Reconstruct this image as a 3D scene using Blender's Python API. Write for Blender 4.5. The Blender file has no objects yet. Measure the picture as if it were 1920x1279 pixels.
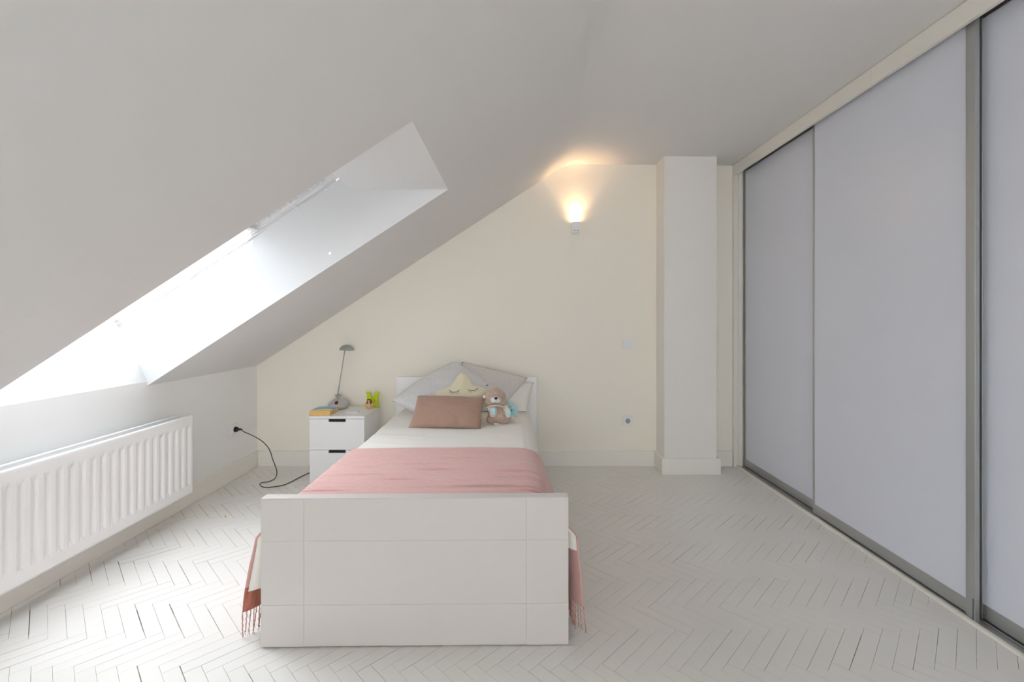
import bpy, bmesh, math, random
from mathutils import Vector, Matrix, noise
random.seed(7)
scn = bpy.context.scene
COL = scn.collection
R = math.radians
PI = math.pi

# ------------------------------------------------------------------ camera
F, HX, HY, CH = 870.0, 967.0, 598.0, 1.15          # focal px, principal ray px, camera height
cd = bpy.data.cameras.new('camera'); cam = bpy.data.objects.new('camera', cd); COL.objects.link(cam)
cd.sensor_width = 36.0; cd.lens = F / 1920 * 36
cd.shift_x = -(HX - 960) / 1920; cd.shift_y = -(639.5 - HY) / 1920
cam.location = (0, 0, CH); cam.rotation_euler = (PI / 2, 0, 0); cd.clip_start = 0.05
scn.camera = cam

# ------------------------------------------------------------------ view, world, sun
vs = scn.view_settings
scn.display_settings.display_device = 'sRGB'
vs.view_transform = 'Standard'; vs.look = 'None'; vs.gamma = 1; vs.use_curve_mapping = False
vs.exposure = 1.06
scn.cycles.max_bounces = 14; scn.cycles.diffuse_bounces = 9; scn.cycles.transparent_max_bounces = 12
scn.cycles.sample_clamp_indirect = 6
w = bpy.data.worlds.new('sky'); scn.world = w; w.use_nodes = True
bg = w.node_tree.nodes['Background']; bg.inputs[0].default_value = (0.905, 0.935, 1.02, 1); bg.inputs[1].default_value = 6.6
def world_nodes(base, amp, k):                      # overcast sky with its brightest part high over the roof side
    nt = w.node_tree; tc = nt.nodes.new('ShaderNodeTexCoord'); d = nt.nodes.new('ShaderNodeVectorMath'); d.operation = 'DOT_PRODUCT'
    d.inputs[1].default_value = Vector((-.52, .42, .72)).normalized(); nt.links.new(tc.outputs['Generated'], d.inputs[0])
    def mth(op, a, b):
        n = nt.nodes.new('ShaderNodeMath'); n.operation = op
        for i, v in enumerate((a, b)):
            if isinstance(v, (int, float)): n.inputs[i].default_value = v
            else: nt.links.new(v, n.inputs[i])
        return n.outputs[0]
    f = mth('ADD', mth('MULTIPLY', mth('POWER', mth('MAXIMUM', d.outputs['Value'], 0.0), k), amp), base)
    nt.links.new(f, bg.inputs[1])
world_nodes(.25, 7.7, 2.3)
sd = bpy.data.lights.new('sun', 'SUN'); sun = bpy.data.objects.new('sun', sd); COL.objects.link(sun)
sd.energy = 7.0; sd.angle = R(0.53); sd.color = (1, 0.97, 0.92)
sun.rotation_euler = Vector((-.047, .807, -.375)).to_track_quat('-Z', 'Y').to_euler()
sun.location = (-3, -6, 6)

# skylight geometry in the x-z section (roof lining runs from the knee wall to the knee of the ceiling)
KX0, KZ0, SL = -2.024, .783, .6526
A0, A1 = (-2.024, .806), (-2.190, 1.129)
B1, B2, B3 = (-.969, 1.926), (-.896, 1.860), (-.372, 1.861)
W_Y = [(1.668, 2.550), (-1.05, -.17)]
def portal(y0, y1):
    ld = bpy.data.lights.new('skylight_portal', 'AREA'); ld.shape = 'RECTANGLE'
    ld.size = 1.55; ld.size_y = y1 - y0; ld.cycles.is_portal = True
    o = bpy.data.objects.new('skylight_portal', ld); COL.objects.link(o)
    n = Vector((-(A1[1] - B1[1]), 0, A1[0] - B1[0])).normalized()      # pointing down into the room
    c = Vector(((A1[0] + B1[0]) / 2, (y0 + y1) / 2, (A1[1] + B1[1]) / 2)) - n * .09
    o.location = c
    m = Matrix.Identity(3); zx = -n; xx = Vector((B1[0] - A1[0], 0, B1[1] - A1[1])).normalized(); yy = zx.cross(xx)
    m.col[0], m.col[1], m.col[2] = xx, yy, zx
    o.rotation_euler = m.to_euler()
for y in W_Y: portal(*y)
RW = (-1.45, 1.6, .3, 2.2)                          # added window, unseen, in the wall behind the camera: x0, x1, z0, z1
ld = bpy.data.lights.new('window_daylight', 'AREA'); ld.shape = 'RECTANGLE'; ld.size = RW[1] - RW[0]; ld.size_y = RW[3] - RW[2]; ld.energy = 31; ld.color = (1, .96, .93)  # area light added at the unseen rear window to brighten the room
o = bpy.data.objects.new('window_daylight', ld); COL.objects.link(o); o.location = ((RW[0] + RW[1]) / 2, -5.14, (RW[2] + RW[3]) / 2); o.rotation_euler = (PI / 2, 0, 0)

# ------------------------------------------------------------------ materials
def mat(name, col, rough=.6, metal=0, spec=.5, bump=None, var=None, sheen=0, coat=0):
    m = bpy.data.materials.new(name); m.use_nodes = True; nt = m.node_tree
    b = nt.nodes['Principled BSDF']
    b.inputs['Base Color'].default_value = (*col, 1); b.inputs['Roughness'].default_value = rough
    b.inputs['Metallic'].default_value = metal; b.inputs['Specular IOR Level'].default_value = spec
    if sheen: b.inputs['Sheen Weight'].default_value = sheen
    if coat: b.inputs['Coat Weight'].default_value = coat; b.inputs['Coat Roughness'].default_value = .1
    tc = nt.nodes.new('ShaderNodeTexCoord')
    if bump:
        sc, st = bump
        mp = nt.nodes.new('ShaderNodeMapping'); nt.links.new(tc.outputs['Object'], mp.inputs[0])
        mp.inputs['Scale'].default_value = sc if isinstance(sc, tuple) else (sc,) * 3
        n = nt.nodes.new('ShaderNodeTexNoise'); n.inputs['Scale'].default_value = 1; n.inputs['Detail'].default_value = 3
        nt.links.new(mp.outputs[0], n.inputs['Vector'])
        bp = nt.nodes.new('ShaderNodeBump'); bp.inputs['Strength'].default_value = st; bp.inputs['Distance'].default_value = .002
        nt.links.new(n.outputs['Fac'], bp.inputs['Height']); nt.links.new(bp.outputs[0], b.inputs['Normal'])
    if var:
        sc, c2 = var[0], var[1]
        mp = nt.nodes.new('ShaderNodeMapping'); nt.links.new(tc.outputs['Object'], mp.inputs[0])
        mp.inputs['Scale'].default_value = sc if isinstance(sc, tuple) else (sc,) * 3
        n = nt.nodes.new('ShaderNodeTexNoise'); n.inputs['Scale'].default_value = 1; n.inputs['Detail'].default_value = 4
        nt.links.new(mp.outputs[0], n.inputs['Vector'])
        r = nt.nodes.new('ShaderNodeValToRGB'); lo, hi = (var[2] if len(var) > 2 else (.35, .65))
        r.color_ramp.elements[0].position = lo; r.color_ramp.elements[1].position = hi
        r.color_ramp.elements[0].color = (*col, 1); r.color_ramp.elements[1].color = (*c2, 1)
        nt.links.new(n.outputs['Fac'], r.inputs[0]); nt.links.new(r.outputs[0], b.inputs['Base Color'])
    return m
M = {}
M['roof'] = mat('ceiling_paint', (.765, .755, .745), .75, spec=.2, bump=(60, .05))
M['wall_b'] = mat('cream_wall_paint', (.93, .885, .79), .7, spec=.25, bump=(70, .06))
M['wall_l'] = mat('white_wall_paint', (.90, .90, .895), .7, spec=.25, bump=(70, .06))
M['colm'] = mat('pillar_paint', (.87, .84, .80), .7, spec=.25, bump=(70, .06))
M['lining'] = mat('window_lining_paint', (.80, .805, .81), .6, spec=.3)
M['base'] = mat('skirting_paint', (.88, .86, .80), .4, bump=(30, .05))
M['floor'] = mat('white_floor_paint', (.80, .78, .745), .27, spec=.5, bump=(18, .12), var=((3, 3, 3), (.78, .76, .725)))
M['gap'] = mat('dirty_joint', (.16, .125, .09), .9, spec=.1, var=((4, 4, 4), (.62, .57, .50), (.46, .56)))
M['lac'] = mat('white_lacquer', (.90, .90, .90), .3, bump=(8, .02))
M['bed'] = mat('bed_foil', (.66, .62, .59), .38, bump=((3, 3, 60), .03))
M['rad'] = mat('radiator_enamel', (.93, .93, .93), .25, coat=.3)
M['alu'] = mat('brushed_aluminium', (.46, .465, .46), .42, metal=.6, bump=((200, 200, 2), .05))
M['alud'] = mat('dark_aluminium', (.22, .22, .215), .45, metal=.7)
M['door'] = mat('closet_panel', (.74, .765, .85), .22, spec=.45)
M['trim'] = mat('closet_fascia_paint', (.86, .83, .765), .45, bump=(30, .04))
M['black'] = mat('black_plastic', (.012, .012, .013), .5)
M['cord'] = mat('dark_cord_rubber', (.07, .07, .07), .5)
M['plas'] = mat('white_plastic', (.86, .865, .87), .3)
M['dark'] = mat('dark_hole', (.10, .095, .09), .8)
M['sheet'] = mat('cream_cotton', (.87, .84, .785), .85, spec=.15, bump=(220, .25), sheen=.2)
M['linen'] = mat('natural_linen', (.80, .76, .66), .9, spec=.1, bump=(300, .3), sheen=.2)
M['pink'] = mat('dusty_pink_weave', (.66, .375, .345), .9, spec=.1, bump=((40, 500, 500), .35), var=((40, 300, 300), (.71, .435, .40), (.4, .6)), sheen=.35)
M['terra'] = mat('terracotta_weave', (.40, .125, .085), .9, spec=.1, bump=((400, 400, 60), .35), var=((60, 260, 20), (.50, .19, .14), (.4, .6)), sheen=.2)
M['fringe'] = mat('fringe_yarn', (.52, .26, .22), .9, spec=.1, var=((300, 300, 300), (.72, .50, .45), (.4, .6)))
M['rose'] = mat('rosewood_linen', (.41, .262, .20), .9, spec=.1, bump=(320, .35), var=((60, 300, 300), (.44, .285, .222), (.4, .6)), sheen=.3)
M['greyp'] = mat('speckled_grey_cotton', (.60, .62, .66), .9, spec=.1, bump=(200, .2), var=((260, 260, 260), (.84, .82, .80), (.34, .60)), sheen=.2)
M['greyp2'] = mat('speckled_taupe_cotton', (.55, .53, .52), .9, spec=.1, bump=(200, .2), var=((260, 260, 260), (.79, .75, .71), (.34, .60)), sheen=.2)
M['star'] = mat('pale_yellow_velour', (.80, .735, .54), .95, spec=.1, bump=(150, .3), sheen=.4)
M['ink'] = mat('embroidery_thread', (.05, .045, .05), .8)
M['otter'] = mat('taupe_plush', (.47, .34, .265), 1, spec=.05, bump=(260, .8), var=(60, (.58, .44, .35)), sheen=.6)
M['otterl'] = mat('beige_plush', (.66, .60, .52), 1, spec=.05, bump=(260, .8), sheen=.5)
M['white_pl'] = mat('white_plush', (.84, .83, .86), 1, spec=.05, bump=(260, .8), sheen=.4)
M['blue_pl'] = mat('pale_blue_plush', (.36, .66, .72), 1, spec=.05, bump=(260, .8), var=(50, (.55, .80, .84)), sheen=.5)
M['lampg'] = mat('lamp_grey_metal', (.40, .405, .40), .38, metal=.35)
M['lampb'] = mat('lamp_base_silver', (.60, .585, .57), .33, metal=.6)
M['lime'] = mat('lime_lacquer', (.58, .70, .0), .35)
M['page'] = mat('orange_page_edges', (.85, .50, .20), .8, bump=((20, 20, 900), .4), var=((5, 5, 300), (.90, .60, .28), (.4, .6)))
M['skin'] = mat('doll_skin', (.78, .47, .36), .5)
M['brown'] = mat('doll_hair_brown', (.07, .03, .018), .6)
M['orange'] = mat('doll_orange_cloth', (.85, .36, .05), .7, var=(90, (.9, .55, .12)))
M['peach'] = mat('doll_peach_cloth', (.80, .50, .30), .7)
M['mint'] = mat('doll_mint_cloth', (.55, .60, .40), .7)
M['red'] = mat('red_switch', (.45, .03, .02), .4)
M['wood'] = mat('bare_wood', (.62, .33, .12), .7)
M['note'] = mat('note_paper', (.84, .84, .87), .6)
def glass_mat():
    m = bpy.data.materials.new('window_glass'); m.use_nodes = True; nt = m.node_tree; nt.nodes.clear()
    o = nt.nodes.new('ShaderNodeOutputMaterial'); mx = nt.nodes.new('ShaderNodeMixShader'); t = nt.nodes.new('ShaderNodeBsdfTransparent')
    g = nt.nodes.new('ShaderNodeBsdfGlossy'); g.inputs['Roughness'].default_value = .02; mx.inputs[0].default_value = .05
    t.inputs[0].default_value = (.95, .97, .965, 1)
    nt.links.new(t.outputs[0], mx.inputs[1]); nt.links.new(g.outputs[0], mx.inputs[2]); nt.links.new(mx.outputs[0], o.inputs[0])
    return m
M['glass'] = glass_mat()
def emit(name, c, s):
    m = bpy.data.materials.new(name); m.use_nodes = True; b = m.node_tree.nodes['Principled BSDF']
    b.inputs['Emission Color'].default_value = (*c, 1); b.inputs['Emission Strength'].default_value = s; b.inputs['Base Color'].default_value = (*c, 1)
    return m
M['led'] = emit('warm_led', (1, .62, .30), 60)

# ------------------------------------------------------------------ mesh helpers
class MB:
    def __init__(s): s.v = []; s.f = []; s.m = []; s.sm = []
    def add(s, vs, fs, mi=0, smooth=False):
        o = len(s.v); s.v += [tuple(v) for v in vs]
        for f in fs: s.f.append([i + o for i in f]); s.m.append(mi); s.sm.append(smooth)
        return s
    def box(s, x0, x1, y0, y1, z0, z1, mi=0, T=None):
        vs = [Vector((x, y, z)) for x in (x0, x1) for y in (y0, y1) for z in (z0, z1)]
        if T is not None: vs = [T @ v for v in vs]
        return s.add(vs, [(0, 1, 3, 2), (4, 6, 7, 5), (0, 4, 5, 1), (2, 3, 7, 6), (0, 2, 6, 4), (1, 5, 7, 3)], mi)
    def prism(s, poly, a0, a1, axis='y', mi=0, T=None):
        def P(p, a):
            v = {'y': (p[0], a, p[1]), 'z': (p[0], p[1], a), 'x': (a, p[0], p[1])}[axis]
            v = Vector(v); return T @ v if T is not None else v
        n = len(poly); vs = [P(p, a0) for p in poly] + [P(p, a1) for p in poly]
        fs = [tuple(range(n - 1, -1, -1)), tuple(range(n, 2 * n))] + [(i, (i + 1) % n, (i + 1) % n + n, i + n) for i in range(n)]
        return s.add(vs, fs, mi)
    def tube(s, pts, r, seg=8, mi=0, cap=True):
        pts = [Vector(p) for p in pts]; n = len(pts); rs = r if isinstance(r, (list, tuple)) else [r] * n
        vs = []; up = Vector((0, 0, 1)); pn = None
        for i, p in enumerate(pts):
            t = (pts[min(i + 1, n - 1)] - pts[max(i - 1, 0)]).normalized()
            a = pn if pn is not None else (t.orthogonal())
            a = (a - t * a.dot(t)); a = a.normalized() if a.length > 1e-6 else t.orthogonal().normalized()
            pn = a; b = t.cross(a)
            for k in range(seg):
                th = 2 * PI * k / seg; vs.append(p + (a * math.cos(th) + b * math.sin(th)) * rs[i])
        fs = [(i * seg + k, i * seg + (k + 1) % seg, (i + 1) * seg + (k + 1) % seg, (i + 1) * seg + k) for i in range(n - 1) for k in range(seg)]
        s.add(vs, fs, mi, True)
        if cap:
            o = len(s.v) - len(vs)
            s.f.append([o + k for k in range(seg - 1, -1, -1)]); s.m.append(mi); s.sm.append(False)
            s.f.append([o + (n - 1) * seg + k for k in range(seg)]); s.m.append(mi); s.sm.append(False)
        return s
    def lathe(s, prof, seg=32, c=(0, 0, 0), mi=0, T=None, smooth=True):
        vs = []
        for r, z in prof:
            for k in range(seg):
                th = 2 * PI * k / seg; v = Vector((c[0] + r * math.cos(th), c[1] + r * math.sin(th), c[2] + z))
                vs.append(T @ v if T is not None else v)
        n = len(prof)
        fs = [(i * seg + k, i * seg + (k + 1) % seg, (i + 1) * seg + (k + 1) % seg, (i + 1) * seg + k) for i in range(n - 1) for k in range(seg)]
        return s.add(vs, fs, mi, smooth)
    def ell(s, c, r, rot=None, seg=24, mi=0):
        vs = []; nr = seg // 2
        Q = rot.to_matrix() if rot is not None else Matrix.Identity(3)
        for i in range(nr + 1):
            ph = PI * i / nr
            for k in range(seg):
                th = 2 * PI * k / seg
                vs.append(Vector(c) + Q @ Vector((r[0] * math.sin(ph) * math.cos(th), r[1] * math.sin(ph) * math.sin(th), r[2] * math.cos(ph))))
        fs = [(i * seg + k, (i + 1) * seg + k, (i + 1) * seg + (k + 1) % seg, i * seg + (k + 1) % seg) for i in range(nr) for k in range(seg)]
        return s.add(vs, fs, mi, True)
    def obj(s, name, mats, parent=None, bevel=0, T=None, clean=True):
        me = bpy.data.meshes.new(name); me.from_pydata(s.v, [], s.f)
        for m in (mats if isinstance(mats, (list, tuple)) else [mats]): me.materials.append(m)
        me.polygons.foreach_set('material_index', s.m); me.polygons.foreach_set('use_smooth', s.sm)
        if clean:
            bm = bmesh.new(); bm.from_mesh(me); bmesh.ops.remove_doubles(bm, verts=bm.verts, dist=1e-6)
            bmesh.ops.dissolve_degenerate(bm, edges=bm.edges, dist=1e-7)
            bmesh.ops.recalc_face_normals(bm, faces=bm.faces); bm.to_mesh(me); bm.free()
        o = bpy.data.objects.new(name, me); COL.objects.link(o)
        if parent is not None: o.parent = parent; o.matrix_parent_inverse = Matrix.Identity(4)
        if parent is not None and parent.get('_org') is not None: pass
        if bevel:
            b = o.modifiers.new('bevel', 'BEVEL'); b.width = bevel; b.segments = 2; b.limit_method = 'ANGLE'; b.harden_normals = False
        return o
def local(mb, T):
    Ti = T.inverted(); mb.v = [tuple(Ti @ Vector(v)) for v in mb.v]; return mb
def empty(name, label, cat, loc=(0, 0, 0), rz=0, group=None):
    o = bpy.data.objects.new(name, None); COL.objects.link(o); o.location = loc; o.rotation_euler = (0, 0, rz); o.empty_display_size = .05
    o['label'] = label; o['category'] = cat
    if group: o['group'] = group
    return o
def tag(o, label, cat, group=None):
    o['label'] = label; o['category'] = cat
    if group: o['group'] = group
    return o
def struct(o, label=None):
    o['kind'] = 'structure'
    if label: o['label'] = label
    return o
def px(u, v, Y):                                   # photograph pixel at distance Y -> point of the room
    return Vector(((u - HX) * Y / F, Y, CH - (v - HY) * Y / F))
def smoothpath(pts, n=8):
    pts = [Vector(p) for p in pts]; out = []
    P = [pts[0]] + pts + [pts[-1]]
    for i in range(1, len(P) - 2):
        for k in range(n):
            t = k / n; a, b, c, d = P[i - 1], P[i], P[i + 1], P[i + 2]
            out.append(.5 * ((2 * b) + (c - a) * t + (2 * a - 5 * b + 4 * c - d) * t * t + (3 * b - a - 3 * c + d) * t ** 3))
    out.append(pts[-1]); return out

# ================================================================== SETTING
YB, YR = 3.632, -5.0                                # back wall, wall behind the camera
XL, XR = -2.024, 1.84

# ---- floor: herringbone of painted planks over a dirty sub floor
def plank_floor():
    Wd, L = .0495, .237
    n = L / Wd; a0 = R(45.4)
    e1 = Vector((math.sin(R(90) - a0), math.sin(a0), 0)); e1 = Vector((math.cos(a0), math.sin(a0), 0)); e2 = Vector((math.sin(a0), -math.cos(a0), 0))
    anchor = Vector((.882, 1.5175, 0)) - (e1 * n + e2 * (1 - n)) * Wd
    mb = MB(); rnd = random.Random(3)
    def plank(a, b, la, lb):
        c = anchor + (e1 * (a + la / 2) + e2 * (b + lb / 2)) * Wd
        if not (XL - .14 < c.x < 1.84 and YR - .02 < c.y < YB + .1): return
        lft = max(0, min(1, (-.1 - c.x) / 1.2))
        def g():
            q = rnd.random()
            if q < .10 + .06 * lft: return .0008 + rnd.random() * (.0007 + .0012 * lft)
            return .00020 + rnd.random() * .00050
        long_a = la > lb
        g0, g1, g2, g3 = g(), g(), g() * .5, g() * .5
        if long_a: x0, x1, y0, y1 = a * Wd + g2, (a + la) * Wd - g3, b * Wd + g0, (b + lb) * Wd - g1
        else: x0, x1, y0, y1 = a * Wd + g0, (a + la) * Wd - g1, b * Wd + g2, (b + lb) * Wd - g3
        h = rnd.random() * .0004; tx, ty = (rnd.random() - .5) * .0005, (rnd.random() - .5) * .0005
        def P(x, y, z, s=0): 
            p = anchor + e1 * x + e2 * y
            return (p.x, p.y, z)
        bz = .0003; vs = []
        for (x, y, sx, sy) in ((x0, y0, 1, 1), (x1, y0, -1, 1), (x1, y1, -1, -1), (x0, y1, 1, -1)):
            vs.append(P(x, y, -.012))
        for (x, y, sx, sy) in ((x0, y0, 1, 1), (x1, y0, -1, 1), (x1, y1, -1, -1), (x0, y1, 1, -1)):
            vs.append(P(x, y, -h - bz + tx * sx * .5))
        for (x, y, sx, sy) in ((x0, y0, 1, 1), (x1, y0, -1, 1), (x1, y1, -1, -1), (x0, y1, 1, -1)):
            vs.append(P(x + sx * bz, y + sy * bz, -h + tx * sx * .5 + ty * sy * .5))
        fs = [(8, 9, 10, 11)] + [(4 + i, 4 + (i + 1) % 4, 8 + (i + 1) % 4, 8 + i) for i in range(4)] + [(i, (i + 1) % 4, 4 + (i + 1) % 4, 4 + i) for i in range(4)]
        mb.add(vs, fs, 0)
    K = 110
    for m in range(-30, 24):
        for k in range(-K, K):
            plank(k + m * n, k - m * n, n, 1)
            plank(n + k + m * n, 1 - n + k - m * n, 1, n)
    mb.box(XL - .1, 1.9, YR - .1, YB + .1, -.06, -.0042, 1)
    o = mb.obj('floor', [M['floor'], M['gap']], clean=False)
    return struct(o)
floor = plank_floor()
# chip where bare wood shows through the paint
mb = MB(); c = px(423, 969, 1000.5 / (969 - HY))
pts = [(-.028, .046), (-.012, .026), (-.004, .010), (.010, -.004), (.018, -.018), (.002, -.014), (-.016, .006)]
mb.prism([(c.x + a * .55, c.y + b * .6) for a, b in pts], -.0005, .0004, 'z')
o = mb.obj('paint_chip', M['wood'], floor); o['label'] = 'small chip of bare orange wood in the white floor paint'

# ---- ceiling: slope, rounded knee and flat part, with two deep skylight wells, the one behind the camera added
def ceil_profile():
    pts = [(KX0 - .16, KZ0 - .16 * SL)]
    kx = .395; kz = KZ0 + SL * (kx - KX0); a = math.atan(SL); rad = .10
    sx, sz = kx - rad * math.cos(a), kz - rad * math.sin(a)
    pts.append((sx, sz))
    for i in range(1, 12):
        t = i / 12; p0, p1, p2 = Vector((sx, sz)), Vector((kx, kz)), Vector((kx + rad, kz - .001))
        q = p0 * (1 - t) ** 2 + p1 * 2 * t * (1 - t) + p2 * t * t; pts.append((q.x, q.y))
    pts.append((kx + rad, kz - .001)); pts.append((XR + .1, 2.347))
    return pts
CP = ceil_profile()
TOP = [(XR + .1, 2.85), (.40, 2.85), (KX0 - .45, .96), (KX0 - .45, KZ0 - .16 * SL)]
def roof_outer(x): return KZ0 + .45 + SL * (x - KX0)
full = CP + [(XR + .1, 2.90), (.40, roof_outer(.40)), (KX0 - .40, roof_outer(KX0 - .40)), (KX0 - .40, .62), (KX0 - .16, .62)]
upper = [B3] + CP[1:] + [(XR + .1, 2.90), (.40, roof_outer(.40)), B1, B2]
lower = [A0, A1, (KX0 - .40, roof_outer(KX0 - .40)), (KX0 - .40, .62), (KX0 - .001, .62)]
mb = MB()
segs = [YR, W_Y[1][0], W_Y[1][1], W_Y[0][0], W_Y[0][1], YB + .1]
for i in range(5):
    a, b = segs[i], segs[i + 1]
    if i in (1, 3): mb.prism(upper, a, b)
    else: mb.prism(full, a, b)
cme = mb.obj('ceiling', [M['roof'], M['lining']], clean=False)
for p in cme.data.polygons:                          # faces of the wells carry the whiter lining paint
    c = p.center; nrm = p.normal
    if abs(nrm.y) > .9 and (abs(c.y - W_Y[0][0]) < .01 or abs(c.y - W_Y[0][1]) < .01 or abs(c.y - W_Y[1][0]) < .01 or abs(c.y - W_Y[1][1]) < .01): p.material_index = 1
    if abs(nrm.y) < .1 and c.x < -.3 and any(a < c.y < b for a, b in W_Y) and c.z > KZ0 + SL * (c.x - KX0) + .01: p.material_index = 1
bmm = bmesh.new(); bmm.from_mesh(cme.data); bmesh.ops.recalc_face_normals(bmm, faces=bmm.faces); bmm.to_mesh(cme.data); bmm.free()
struct(cme)

# ---- walls
mb = MB().box(XL - .15, XL, YR - .1, YB + .1, -.06, KZ0)
for a, b in W_Y: mb.prism(lower, a, b)
wl = mb.obj('wall_left', [M['wall_l'], M['lining']], clean=False)
for p in wl.data.polygons:
    if any(a < p.center.y < b for a, b in W_Y) and p.center.z > .803 and abs(p.normal.y) < .5: p.material_index = 1
struct(wl)
struct(MB().box(XL - .1, XR + .1, YB, YB + .12, -.06, 2.7).obj('wall_back', M['wall_b']))
mb = MB().box(XL - .3, RW[0], YR - .12, YR, -.06, 2.7).box(RW[1], XR + .1, YR - .12, YR, -.06, 2.7).box(RW[0], RW[1], YR - .12, YR, -.06, RW[2]).box(RW[0], RW[1], YR - .12, YR, RW[3], 2.7)
struct(mb.obj('wall_rear', M['wall_l']))
mb = MB(); a, b, c, d = RW; f = .05; ya, yb = YR - .085, YR - .035
mb.box(a, a + f, ya, yb, c, d).box(b - f, b, ya, yb, c, d).box(a, b, ya, yb, c, c + f).box(a, b, ya, yb, d - f, d).box((a + b) / 2 - .04, (a + b) / 2 + .04, ya, yb, c, d)
w3 = struct(mb.obj('window_3', M['plas']))  # unseen window, added to bring in light from behind
for x0, x1 in ((a + f, (a + b) / 2 - .04), ((a + b) / 2 + .04, b - f)):
    MB().box(x0, x1, YR - .064, YR - .056, c + f, d - f).obj('glass_pane', M['glass'], w3)
struct(MB().box(XR, XR + .12, YR - .1, YB + .1, -.06, 2.7).obj('wall_right', M['wall_l']))
struct(MB().box(-12, 12, -14.6, -14.0, -4, 7.0).obj('wall_neighbour', mat('plaster', (.86, .855, .85), .8)), 'plain wall of the building opposite, outside')  # unseen, added to block sun at the rear window and bounce sky light
# pillar against the back wall
struct(MB().box(1.1, 1.49, 3.436, YB + .01, 0, 2.36).obj('wall_pillar', M['colm'], bevel=.004), 'square white painted pillar standing against the back wall')

# ---- baseboards
def baseboard(name, boxes):
    mb = MB()
    for b in boxes: mb.box(*b, 0, .120)
    struct(mb.obj(name, M['base'], bevel=.002))
baseboard('baseboard_left', [(XL, XL + .016, YR, YB)])
baseboard('baseboard_back', [(XL + .016, 1.078, YB - .016, YB), (1.512, 1.69, YB - .016, YB)])
baseboard('baseboard_pillar', [(1.078, 1.512, 3.418, 3.436), (1.078, 1.1, 3.436, YB), (1.49, 1.512, 3.436, YB)])

# ---- skylight windows (frame, glass, half-drawn white blind)
def skylight(idx, y0, y1):
    a = Vector((A1[0], 0, A1[1])); b = Vector((B1[0], 0, B1[1])); sx = (b - a).normalized(); nz = Vector((-sx.z, 0, sx.x)); Ls = (b - a).length
    T = Matrix(((sx.x, 0, nz.x, a.x), (sx.y, 1, nz.y, 0), (sx.z, 0, nz.z, a.z), (0, 0, 0, 1)))
    mb = MB(); fw = .045
    mb.box(-.01, fw, y0, y1, 0, .06, T=T); mb.box(Ls - .05, Ls + .01, y0, y1, 0, .06, T=T)
    mb.box(0, Ls, y1 - fw + .01, y1 + .01, .0, .06, T=T); mb.box(0, Ls, y0 - .01, y0 + fw - .01, 0, .06, T=T)
    win = mb.obj('window_%d' % idx, M['plas'], bevel=.003); struct(win)
    MB().box(fw - .005, Ls - .045, y0 + .03, y1 - .03, .035, .043, T=T).obj('glass_pane', M['glass'], win)
    # side rails of the blind with their small clips
    mb = MB(); sr = y1 - .016
    mb.box(.02, Ls - .02, sr - .006, sr, -.014, 0, T=T); mb.box(.02, Ls - .02, sr - .006, sr - .003, -.020, -.012, T=T)
    mb.box(.02, Ls - .02, y0 + .010, y0 + .016, -.014, 0, T=T)
    mb.obj('blind_rail', M['plas'], win)
    mb = MB()
    for f in (.07, .2, .33, .46, .575, .80, .93): mb.box(Ls * f, Ls * f + .012, sr - .012, sr + .004, -.022, -.002, T=T)
    mb.obj('rail_clip', M['plas'], win)
    blen = Ls - .535
    mb = MB()
    n = 14
    for i in range(n):
        s0 = blen + i * (Ls - .05 - blen) / n; s1 = blen + (i + 1) * (Ls - .05 - blen) / n
        mb.prism([(s0, .010), ((s0 + s1) / 2, .022), (s1, .010), ((s0 + s1) / 2, .024)], y0 + .02, y1 - .02, 'y', T=Matrix(((sx.x, 0, nz.x, a.x), (0, 1, 0, 0), (sx.z, 0, nz.z, a.z), (0, 0, 0, 1))))
    mb.obj('pleated_blind', M['plas'], win)
    MB().box(blen - .012, blen + .012, y0 + .018, y1 - .018, -.008, .022, T=T).obj('blind_bar', M['plas'], win, bevel=.003)
skylight(1, *W_Y[0]); skylight(2, *W_Y[1])  # the second skylight is out of view, added for more daylight

# ---- sliding wardrobe
ward = empty('sliding_wardrobe', 'full-height built-in wardrobe with pale grey-blue sliding doors in aluminium frames', 'wardrobe', (1.72, 2.2, 0))
TW = Matrix.Translation(ward.location)
YN = .62
def wpart(mb, name, m, bevel=.0015, parent=ward): return local(mb, TW).obj(name, m, parent, bevel=bevel)
def fascia(y0, y1):                                 # board with a slightly wavy top edge, leaving the crack under the ceiling
    mb = MB(); n = 40; top = []
    for i in range(n + 1):
        y = y0 + (y1 - y0) * i / n
        gap = .0015 + .003 * max(0, noise.noise((y * 3.1, 0, 0))) + (.004 if y < 1.6 else 0)
        top.append((y, 2.3485 - gap))
    poly = [(y0, 2.266), (y1, 2.266)] + top[::-1]
    mb.prism(poly, 1.695, 1.713, 'x'); return mb
wpart(fascia(2.2135, YB - .002), 'fascia', M['trim'], 0); wpart(fascia(YN, 2.2125), 'fascia', M['trim'], 0)
mb = MB().box(1.713, 1.83, YN, YB - .002, 2.318, 2.345)
wpart(mb, 'top_board', M['trim'])
mb = MB().box(1.735, 1.741, YN, YB - .03, 2.298, 2.318).box(1.768, 1.773, YN, YB - .03, 2.298, 2.318).box(1.80, 1.806, YN, YB - .03, 2.298, 2.318).box(1.735, 1.806, YN, YB - .03, 2.312, 2.318)
wpart(mb, 'top_track', M['alud'])
mb = MB().box(1.695, 1.713, YB - .030, YB - .002, 0, 2.266).box(1.713, 1.728, YB - .026, YB - .002, 0, 2.30).box(1.728, 1.762, YB - .03, YB - .002, 0, 2.30)
wpart(mb, 'jamb', M['trim'])
wpart(MB().box(1.695, 1.83, YN - .03, YN, 0, 2.345), 'side_panel', M['trim'])
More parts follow.
